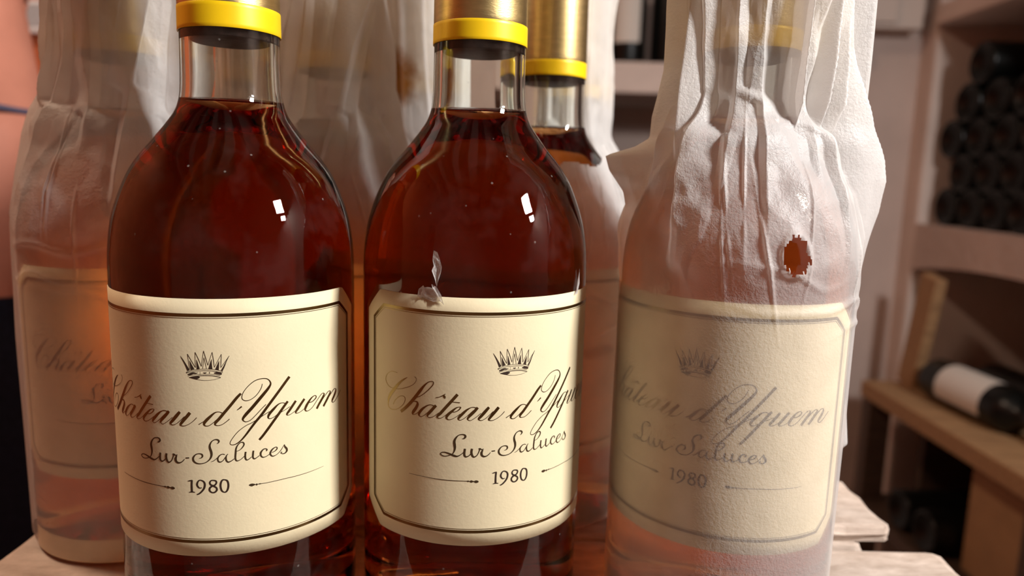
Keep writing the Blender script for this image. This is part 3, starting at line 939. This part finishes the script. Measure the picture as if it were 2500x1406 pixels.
# wrapped bottle with the hole
link('tissue_wrap', wrap_mesh('tissue_wrap', 11, base_prof(17.6, 0.3), (15, 0.0060),
     fins=[(deg(88), 0.32, [(240, 27), (220, 28), (206, 29), (192, 30.5), (186, 32.5), (174, 37.5), (168, 39.4), (157, 44.4), (151, 45.7), (141, 45.2), (133, 43.8), (121, 41.5), (114, 40.6), (110, 38.5), (90, 39.2)], -5.0),
           (deg(86), 0.10, [(98, 38.8), (84, 39.6), (71, 41.8), (60, 43.2), (57, 40.2), (42, 40.6), (19, 40.6), (5, 39)], 0.0),
           (deg(-96), 0.34, [(185, 28), (170, 31.0), (163, 31.2), (160, 36.0), (157, 45.5), (152, 44), (145, 39), (138, 37.5), (130, 38)], 0.0),
           (deg(12), 0.11, [(240, 25), (200, 25.5), (182, 26), (173, 26.5), (168, 25), (158, 22)], 3.0),
           (deg(31), 0.11, [(240, 27), (200, 28), (184, 28.5), (174, 28), (166, 26), (158, 22)], 4.0),
           (deg(50), 0.12, [(240, 28), (200, 29), (184, 30), (174, 30), (166, 27), (158, 22)], 4.0),
           (deg(-60), 0.20, [(215, 27), (195, 28.5), (180, 30), (165, 31), (158, 30), (150, 30)], 0.0)],
     ridges=[(0.1115, 0.0009, 0.004, deg(35), 0.75), (0.104, 0.0006, 0.003, deg(60), 0.4), (0.122, 0.0006, 0.005, deg(10), 0.4)],
     crinkle=(0.95, 0.7), hole=(5.2, 129.0, 3.3, 4.6), nt=760, nz=340), M['tissue'], Dd)
# wrapped bottle by the person
link('tissue_wrap', wrap_mesh('tissue_wrap', 23, base_prof(19.5, 0.4), (13, 0.0075), twist=4.0,
     fins=[(deg(-80), 0.40, [(215, 27), (197, 27.4), (176, 29.4), (169, 33.6), (160, 36.8), (152, 38.4), (144, 40.1), (118, 42.3), (81, 43.6), (44, 43.0), (12, 42.7)], 0.0)],
     ridges=[(0.121, 0.0009, 0.003, deg(-5), 0.8), (0.1085, 0.0008, 0.003, deg(-15), 0.8), (0.1035, 0.0005, 0.003, deg(0), 0.6)],
     crinkle=(0.8, 0.7), nt=640, nz=300), M['tissue'], Ee)
# lower strip label of that bottle
def strip_mesh():
    v, f = [], []
    cols = np.linspace(-44, 44, 60)
    for s in cols:
        for z in (1.5, 10.5):
            v.append(on_glass(s, z, R + 0.00018))
    for i in range(len(cols) - 1):
        f.append((2 * i, 2 * i + 2, 2 * i + 3, 2 * i + 1))
    return mesh('strip_label', v, f)
so = link('strip_label', strip_mesh(), M['label'], Ee)
so.rotation_euler = (0, 0, 13.0 / 38.0)
link('tissue_wrap', wrap_mesh('tissue_wrap', 37, base_prof(18.0, 0.6), (12, 0.0080), twist=9.0,
     fins=[(deg(92), 0.45, [(218, 21.7), (190, 24.3), (179, 27.5), (169, 29.0), (161, 31.0), (150, 34), (140, 37)], 3.0)],
     crinkle=(0.35, 0.5)), M['tissue'], Ff)
link('tissue_wrap', wrap_mesh('tissue_wrap', 41, base_prof(20.0, 0.4), (16, 0.0058), crinkle=(0.45, 0.5), nt=480, nz=240), M['tissue_stained'], Gg)
link('tissue_wrap', wrap_mesh('tissue_wrap', 59, base_prof(19.0, 0.4), (13, 0.0050), crinkle=(0.45, 0.5), nt=480, nz=240), M['tissue'], Hh)
link('tissue_wrap', wrap_mesh('tissue_wrap', 83, base_prof(19.0, 0.4), (13, 0.0058), crinkle=(0.45, 0.5), nt=480, nz=240), M['tissue'], Ii)
# torn wrapper of the third bare bottle
def torn(T):
    a = (T + math.pi) % (2 * math.pi) - math.pi
    n = vnoise(T / (2 * math.pi), T * 0, 26, 1, 5) * 0.0016 + vnoise(T / (2 * math.pi), T * 0, 90, 1, 6) * 0.0006
    return 0.1525 + 0.012 * np.exp(-((a - deg(70)) / deg(24)) ** 2) + 0.002 * np.exp(-((a - deg(10)) / deg(15)) ** 2) + n
link('tissue_wrap', wrap_mesh('tissue_wrap', 71, [(0, 38.4), (60, 38.6), (110, 38.8), (125, 38.6), (135, 37.6), (142, 35.0), (150, 31.2), (158, 26.5), (166, 21.5), (180, 18)],
     (15, 0.0030), crinkle=(1.7, 1.2), z1=0.175, nt=600, nz=220, top=torn, ridges=[(0.10, 0.001, 0.006, deg(50), 0.6), (0.085, 0.0009, 0.006, deg(60), 0.5), (0.118, 0.0008, 0.006, deg(60), 0.5)],
     fins=[(deg(50), 0.16, [(172, 19), (160, 27), (150, 33.4), (140, 37), (128, 39.5), (118, 39)], 0.0)]), M['tissue'], Cc)

# ------------------------------------------------------------------ cellar bottles in the bins
dark_prof = [(0, 0.018), (0.020, 0.012), (0.030, 0.003), (0.034, 0.0), (0.0365, 0.002), (0.0375, 0.006), (0.0375, 0.185), (0.0365, 0.197), (0.031, 0.208), (0.022, 0.217), (0.016, 0.226),
             (0.0145, 0.240), (0.0142, 0.290), (0.0152, 0.291), (0.0152, 0.298), (0.0135, 0.300), (0, 0.300)]
ME['dark'] = lathe_mesh('bottle_glass', dark_prof, 40)
ME['dark'].materials.append(M['black_glass'])
ME['dark'].polygons.foreach_set('use_smooth', [True] * len(ME['dark'].polygons))
ME['foil'] = lathe_mesh('foil', [(0.0149, 0.238), (0.0146, 0.290), (0.0156, 0.2905), (0.0156, 0.2985), (0.0138, 0.3006), (0, 0.3008)], 32)
ME['foil'].materials.append(M['black_foil'])
ME['foil'].polygons.foreach_set('use_smooth', [True] * len(ME['foil'].polygons))
def dark_label_mesh(a0, a1, z0, z1):
    v, f = [], []
    n = 24
    for i in range(n + 1):
        a = a0 + (a1 - a0) * i / n
        for z in (z0, z1):
            v.append((0.0378 * math.sin(a), -0.0378 * math.cos(a), z))
    for i in range(n):
        f.append((2 * i, 2 * i + 2, 2 * i + 3, 2 * i + 1))
    return mesh('paper_label', v, f)

def cellar_bottle(loc, rot, label, group, lab=None):
    o = thing('cellar_bottle', label, 'bottle', loc, 0, group)
    o.rotation_euler = rot
    put('bottle_glass', 'dark', o)
    put('foil', 'foil', o)
    if lab:
        link('paper_label', dark_label_mesh(*lab), M['white_label'], o)
    return o

# bin in the right wall: bottles laid on their sides, bases to the room
RIGHT = (0, math.pi / 2, 0)
zb = e(-0.078)
stack = []
rows = [(1.448, 8, 0), (1.4085, 7, 1), (1.448, 7, 2), (1.4085, 3, 3)]
for y0, n, lev in rows:
    for k in range(n):
        stack.append((y0 - 0.0775 * k, zb + 0.0375 + lev * 0.0655))
names = ['on the floor of the wall bin', 'in the second layer of the wall bin', 'in the third layer of the wall bin', 'in the fourth layer of the wall bin']
for y, z in stack:
    lev = int(round((z - zb - 0.0375) / 0.0655))
    cellar_bottle((X1 + 0.015 + 0.006 * math.sin(y * 70 + z * 40), y, z), RIGHT, 'dusty black wine bottle lying ' + names[lev], 'black bottles stacked in the wall bin, layer %d' % (lev + 1))
t = cellar_bottle((X1 + 0.01, 1.3697, zb + 0.0375 + 4 * 0.0655 + 0.002), (0, math.pi / 2, 0), 'single black wine bottle lying alone on top of the stacked bottles', None)

# wooden rack under the arch
rk = thing('wine_rack', 'brown wooden wine rack with sloping brace under the arched bin', 'rack', (0, 0, 0))
box('shelf_board', (0.715, 0.66, e(-0.425)), (1.12, 1.43, e(-0.393)), M['rack_wood'], rk, bevel=0.003)
box('back_panel', (1.12, 0.66, 0), (1.14, 1.48, e(-0.22)), M['dark_wood'], rk)
box('side_panel', (0.86, 1.43, 0), (1.12, 1.452, e(-0.40)), M['dark_wood'], rk)
box('post', (0.72, 0.905, 0), (0.765, 0.95, e(-0.424)), M['dark_wood'], rk, bevel=0.003)
box('post', (0.72, 1.395, 0), (0.765, 1.428, e(-0.424)), M['dark_wood'], rk, bevel=0.003)
box('lower_shelf', (0.715, 0.66, e(-0.66)), (1.12, 1.43, e(-0.635)), M['dark_wood'], rk, bevel=0.003)
def board_between(p, q, w, d, name, mat, parent):
    p, q = Vector(p), Vector(q)
    L = (q - p).length
    me = box_mesh(name, (w, d, L), 0.003)
    o = link(name, me, mat, parent, smooth=False)
    o.location = (p + q) / 2
    o.rotation_euler = (q - p).to_track_quat('Z', 'Y').to_euler()
    return o
board_between((0.80, 1.410, e(-0.395)), (0.80, 1.365, e(-0.17)), 0.022, 0.055, 'brace', M['rack_wood'], rk)
# bottles on the rack
LY = (deg(90), 0, 0)      # lying along the shelf, base towards the lens
cellar_bottle((0.800, 1.320, e(-0.393) + 0.0378), (deg(90), 0, deg(3)), 'black wine bottle with a white label lying on the rack shelf', None, lab=(deg(140), deg(300), 0.050, 0.165))
cellar_bottle((0.89, 1.30, e(-0.393) + 0.0378), (deg(90), 0, 0), 'black wine bottle lying on the rack shelf behind the white-labelled one', None)
cellar_bottle((0.73, 1.275, e(-0.635) + 0.0378), RIGHT, 'black wine bottle on the lower rack shelf beside the end post', 'bottles on the lower rack shelf')
cellar_bottle((0.73, 1.190, e(-0.635) + 0.0378), RIGHT, 'black wine bottle on the lower rack shelf beside the cardboard carton', 'bottles on the lower rack shelf')
cb = thing('cardboard_box', 'tan cardboard carton standing on the lower rack shelf', 'box', (0.80, 1.045, e(-0.635)))
box('carton', (-0.030, -0.075, 0), (0.10, 0.095, 0.175), M['cardboard'], cb, bevel=0.002)
box('flap', (-0.029, -0.076, 0.1755), (0.033, 0.094, 0.178), M['cardboard'], cb)
box('flap', (0.035, -0.076, 0.1755), (0.099, 0.094, 0.178), M['cardboard'], cb)

# bottles in the back niche
zs_ = e(0.236)
cellar_bottle((0.233, Y1 + 0.055, zs_), (0, 0, deg(-8)), 'black wine bottle with a white label standing on the niche slab', None, lab=(deg(-52), deg(38), 0.042, 0.135))
for k, x in enumerate((0.145, 0.325, 0.41)):
    cellar_bottle((x, Y1 + 0.075 + 0.02 * (k % 2), zs_), (0, 0, 0), 'plain black wine bottle standing on the niche slab', 'plain bottles standing on the niche slab')
BACK = (deg(-90), 0, 0)
for lev in range(3):
    for k in range(5):
        cellar_bottle((0.085 + 0.08 * k + 0.04 * (lev % 2), Y1 + 0.005 + 0.004 * k, e(-0.20) + 0.0378 + lev * 0.068), BACK,
                      'black wine bottle lying in the niche below the slab', 'bottles stacked in the niche below the slab')

# cabinet on the back wall, switch plate on the terracotta
cab = thing('wall_cabinet', 'cream painted metal cabinet on the plaster wall beside the bins', 'cabinet', (0, 0, 0))
box('body', (0.56, Y1 - 0.055, e(0.305)), (0.800, Y1 + 0.002, e(0.74)), M['cabinet'], cab, bevel=0.004)
box('door', (0.57, Y1 - 0.063, e(0.315)), (0.745, Y1 - 0.0545, e(0.73)), M['cabinet'], cab, bevel=0.003)
kn = lathe_mesh('knob', [(0, 0), (0.012, 0), (0.013, 0.006), (0.019, 0.012), (0.020, 0.020), (0.013, 0.026), (0, 0.027)], 24)
ko = link('round_fitting', kn, M['cabinet'])
ko.location = (0.70, Y1 + 0.001, e(0.262))
ko.rotation_euler = (deg(90), 0, 0)
tag(ko, 'small round cream fitting on the plaster wall under the cabinet', 'fitting')
sw = thing('meter_box', 'white plastic box with grey grille on the terracotta wall', 'box', (-0.985, 1.56, e(0.286)))
box('case', (-0.055, -0.03, -0.032), (0.045, 0.002, 0.034), M['white_plastic'], sw, bevel=0.006)
for k in range(6):
    box('grille_bar', (-0.030, -0.0325, -0.018 + 0.0075 * k), (0.032, -0.029, -0.0145 + 0.0075 * k), M['grey_plastic'], sw)

M['lips'] = plain('lips', (0.35, 0.09, 0.07), 0.45)
# ------------------------------------------------------------------ seated person beside the table (mostly out of frame)
def person():
    root = thing('person', 'person in a dark navy shirt with a cord around the neck, sitting beside the table', 'person', (-0.470, 0.66, 0))
    J = {}
    V, E, Rr = [], [], []
    def j(name, p, r, par=None):
        J[name] = len(V)
        V.append(p)
        Rr.append(r)
        if par:
            E.append((J[par], J[name]))
    j('pelvis', (-0.10, 0.16, 0.52), 0.15)
    j('waist', (-0.095, 0.14, 0.66), 0.135, 'pelvis')
    j('chest', (-0.075, 0.09, 0.84), 0.15, 'waist')
    j('upper', (-0.045, 0.03, 0.985), 0.105, 'chest')
    j('neck0', (-0.016, 0.000, 1.075), 0.068, 'upper')
    j('neck1', (-0.004, -0.010, 1.145), 0.063, 'neck0')
    j('head0', (-0.014, -0.022, 1.232), 0.068, 'neck1')
    j('head1', (-0.056, -0.006, 1.300), 0.090, 'head0')
    j('head2', (-0.076, 0.008, 1.362), 0.088, 'head1')
    j('head3', (-0.080, 0.010, 1.412), 0.055, 'head2')
    for s, nm in ((-1, 'r'), (1, 'l')):
        a = Vector((0.10, 0.14, 0)).normalized() * s       # across the shoulders
        j('sh' + nm, (-0.05 + a.x * 0.17, 0.05 + a.y * 0.17, 0.965), 0.062, 'upper')
        j('el' + nm, (-0.04 + a.x * 0.22, 0.02 + a.y * 0.22, 0.70), 0.045, 'sh' + nm)
        j('wr' + nm, (0.03 + a.x * 0.14, -0.16 + a.y * 0.14, 0.585), 0.030, 'el' + nm)
        j('palm' + nm, (0.065 + a.x * 0.12, -0.22 + a.y * 0.12, 0.575), 0.034, 'wr' + nm)
        for k in range(4):
            off = (k - 1.5) * 0.020
            b = (0.085 + a.x * (0.12 + off), -0.25 + a.y * (0.12 + off), 0.570)
            ln = (0.055, 0.064, 0.060, 0.048)[k]
            j('f%d%s' % (k, nm), b, 0.0095, 'palm' + nm)
            j('g%d%s' % (k, nm), (b[0] + 0.5 * ln, b[1] - 0.8 * ln, b[2] - 0.012), 0.0088, 'f%d%s' % (k, nm))
            j('h%d%s' % (k, nm), (b[0] + 0.72 * ln, b[1] - 1.1 * ln, b[2] - 0.035), 0.0075, 'g%d%s' % (k, nm))
        j('t0' + nm, (0.045 + a.x * 0.075, -0.19 + a.y * 0.075, 0.572), 0.011, 'palm' + nm)
        j('t1' + nm, (0.075 + a.x * 0.062, -0.225 + a.y * 0.062, 0.562), 0.0095, 't0' + nm)
        j('hip' + nm, (-0.08 + a.x * 0.09, 0.13 + a.y * 0.09, 0.50), 0.088, 'pelvis')
        j('kn' + nm, (0.05 + a.x * 0.15, -0.20 + a.y * 0.15, 0.47), 0.062, 'hip' + nm)
        j('an' + nm, (0.04 + a.x * 0.15, -0.17 + a.y * 0.15, 0.085), 0.040, 'kn' + nm)
        j('toe' + nm, (0.10 + a.x * 0.15, -0.31 + a.y * 0.15, 0.036), 0.034, 'an' + nm)
    me = bpy.data.meshes.new('body')
    me.from_pydata(V, E, [])
    ob = bpy.data.objects.new('body', me)
    COL.objects.link(ob)
    md = ob.modifiers.new('skin', 'SKIN')
    md.use_smooth_shade = True
    for i, r in enumerate(Rr):
        me.skin_vertices[0].data[i].radius = (r, r)
        me.skin_vertices[0].data[i].use_root = (i == 0)
    ob.modifiers.new('sub', 'SUBSURF').levels = 3
    ob.modifiers['sub'].render_levels = 3
    dg = bpy.context.evaluated_depsgraph_get()
    dg.update()
    bm = bmesh.new()
    bm.from_mesh(bpy.data.meshes.new_from_object(ob.evaluated_get(dg)))
    bpy.data.objects.remove(ob)
    # face: chin, nose, brow and eye hollows on the side turned to the bottles
    f = Vector((0.80, -0.60, 0)).normalized()
    sd = Vector((0.60, 0.80, 0))
    hc = Vector((-0.060, -0.004, 1.31))
    from mathutils.bvhtree import BVHTree
    def surf(h, side):
        t = BVHTree.FromBMesh(bm)
        o = Vector((hc.x, hc.y, h)) + f * 0.4 + sd * side
        hit = t.ray_cast(o, -f)[0]
        return hit if hit is not None else o - f * 0.31
    def bump(c, rad, amt, squash=1.0):
        for v in bm.verts:
            d = v.co - c
            d.z *= squash
            d = d.length
            if d < rad:
                v.co += f * amt * (1 - (d / rad) ** 2) ** 2
    bump(surf(1.212, 0), 0.040, 0.012)
    for s in (-1, 1):
        bump(surf(1.328, s * 0.032), 0.022, -0.009)
        bump(surf(1.350, s * 0.030), 0.026, 0.006, 1.8)
        bump(surf(1.285, s * 0.045), 0.032, 0.006)
    bump(surf(1.300, 0), 0.022, 0.016, 0.55)
    bump(surf(1.283, 0), 0.018, 0.012)
    for s in (-1, 1):
        bump(surf(1.279, s * 0.012), 0.011, 0.006)
    bump(surf(1.254, 0), 0.024, 0.006, 2.6)
    bump(surf(1.243, 0), 0.022, 0.006, 2.6)
    bump(surf(1.2485, 0), 0.022, -0.004, 6.0)
    eyes = [surf(1.328, s * 0.032) for s in (-1, 1)]
    mouth = [surf(1.2485, k * 0.005) for k in range(-4, 5)]
    bmesh.ops.bisect_plane(bm, geom=bm.verts[:] + bm.edges[:] + bm.faces[:], plane_co=(0, 0, 1.040), plane_no=(0.12, -0.10, 1.0))
    bmesh.ops.bisect_plane(bm, geom=bm.verts[:] + bm.edges[:] + bm.faces[:], plane_co=(0, 0, 0.56), plane_no=(0, 0, 1))
    cut = Vector((0.12, -0.10, 1.0))
    def under_collar(c):
        return (c - Vector((0, 0, 1.040))).dot(cut) < 0
    # hair: the crown and back of the head, standing a little off the scalp
    bm.normal_update()
    hv, hf, hm = [], [], {}
    for fc in bm.faces:
        c = fc.calc_center_median()
        front = (c - hc).dot(f)
        if c.z > 1.255 and c.z > 1.375 + 0.9 * min(0.03, front + 0.0) - (0.10 if front < 0.005 else 0.0):
            ids = []
            for v in fc.verts:
                if v.index not in hm:
                    hm[v.index] = len(hv)
                    hv.append(v.co + v.normal * (0.007 + 0.0015 * math.sin(v.co.x * 900 + v.co.z * 500)))
                ids.append(hm[v.index])
            hf.append(ids)
    me = bpy.data.meshes.new('body')
    bm.to_mesh(me)
    bm.free()
    for m in ('skin', 'shirt', 'trousers'):
        me.materials.append(M[m])
    for p in me.polygons:
        p.use_smooth = True
        c = p.center
        hand = c.y < -0.12 and c.z > 0.53 and c.x > -0.08 and c.z < 0.64
        if c.z > 0.95 and not under_collar(c):
            p.material_index = 0
        elif hand:
            p.material_index = 0
        elif c.z > 0.56:
            p.material_index = 1
        else:
            p.material_index = 2
    body = bpy.data.objects.new('body', me)
    COL.objects.link(body)
    body.parent = root
    # eyes, ears, hair, cord
    ball = [(0, -0.011), (0.0062, -0.0091), (0.0098, -0.005), (0.011, 0), (0.0098, 0.005), (0.0062, 0.0091), (0, 0.011)]
    for s, pos in zip((-1, 1), eyes):
        eye = link('eye', lathe_mesh('eye', ball, 20), M['white_plastic'], root)
        eye.location = pos - f * 0.0085
        iris = link('iris', lathe_mesh('iris', [(0, 0.0114), (0.003, 0.0111), (0.0048, 0.0102)], 16), M['hair'], eye)
        iris.rotation_euler = f.to_track_quat('Z', 'Y').to_euler()
        ear = link('ear', lathe_mesh('ear', [(0, -0.032), (0.010, -0.026), (0.016, -0.010), (0.019, 0.008), (0.015, 0.024), (0, 0.031)], 20), M['skin'], root)
        ear.location = Vector((hc.x, hc.y, 1.312)) + sd * (s * 0.089) - f * 0.012
        ear.rotation_euler = (0, 0, math.atan2(sd.y, sd.x))
        ear.scale = (0.5, 1, 1)
    link('mouth', tube_mesh('mouth', [m - f * 0.0005 for m in mouth], [0.0005, 0.0011, 0.0014, 0.0015, 0.0015, 0.0015, 0.0014, 0.0011, 0.0005], 8), M['lips'], root)
    link('hair', mesh('hair', hv, hf), M['hair'], root)
    co = np.array([v.co[:] for v in me.vertices])
    ring = []
    for t in np.linspace(0, 2 * math.pi, 61):
        z = 1.200 - 0.010 * math.cos(t)
        d = np.array([math.cos(t), math.sin(t)])
        q = co[(np.abs(co[:, 2] - z) < 0.012)][:, :2] - np.array([-0.006, -0.012])
        along = q @ d
        ok = (along > 0) & (np.abs(q @ np.array([-d[1], d[0]])) < 0.02) & (along < 0.12)
        rad = along[ok].max() + 0.0012 if ok.any() else 0.08
        ring.append((-0.006 + rad * d[0], -0.012 + rad * d[1], z))
    link('neck_cord', tube_mesh('neck_cord', ring, 0.0024, 8), M['cord'], root)
    return root
person()
st = thing('stool', 'round dark wooden stool the person sits on', 'stool', (-0.575, 0.82, 0))
link('seat', lathe_mesh('seat', [(0, 0.345), (0.16, 0.345), (0.17, 0.355), (0.17, 0.370), (0.16, 0.378), (0, 0.380)], 40), M['dark_wood'], st)
for k in range(4):
    a = math.pi / 4 + k * math.pi / 2
    link('leg', tube_mesh('leg', [(0.15 * math.cos(a), 0.15 * math.sin(a), 0.0), (0.11 * math.cos(a), 0.11 * math.sin(a), 0.35)], 0.016, 10), M['dark_wood'], st)
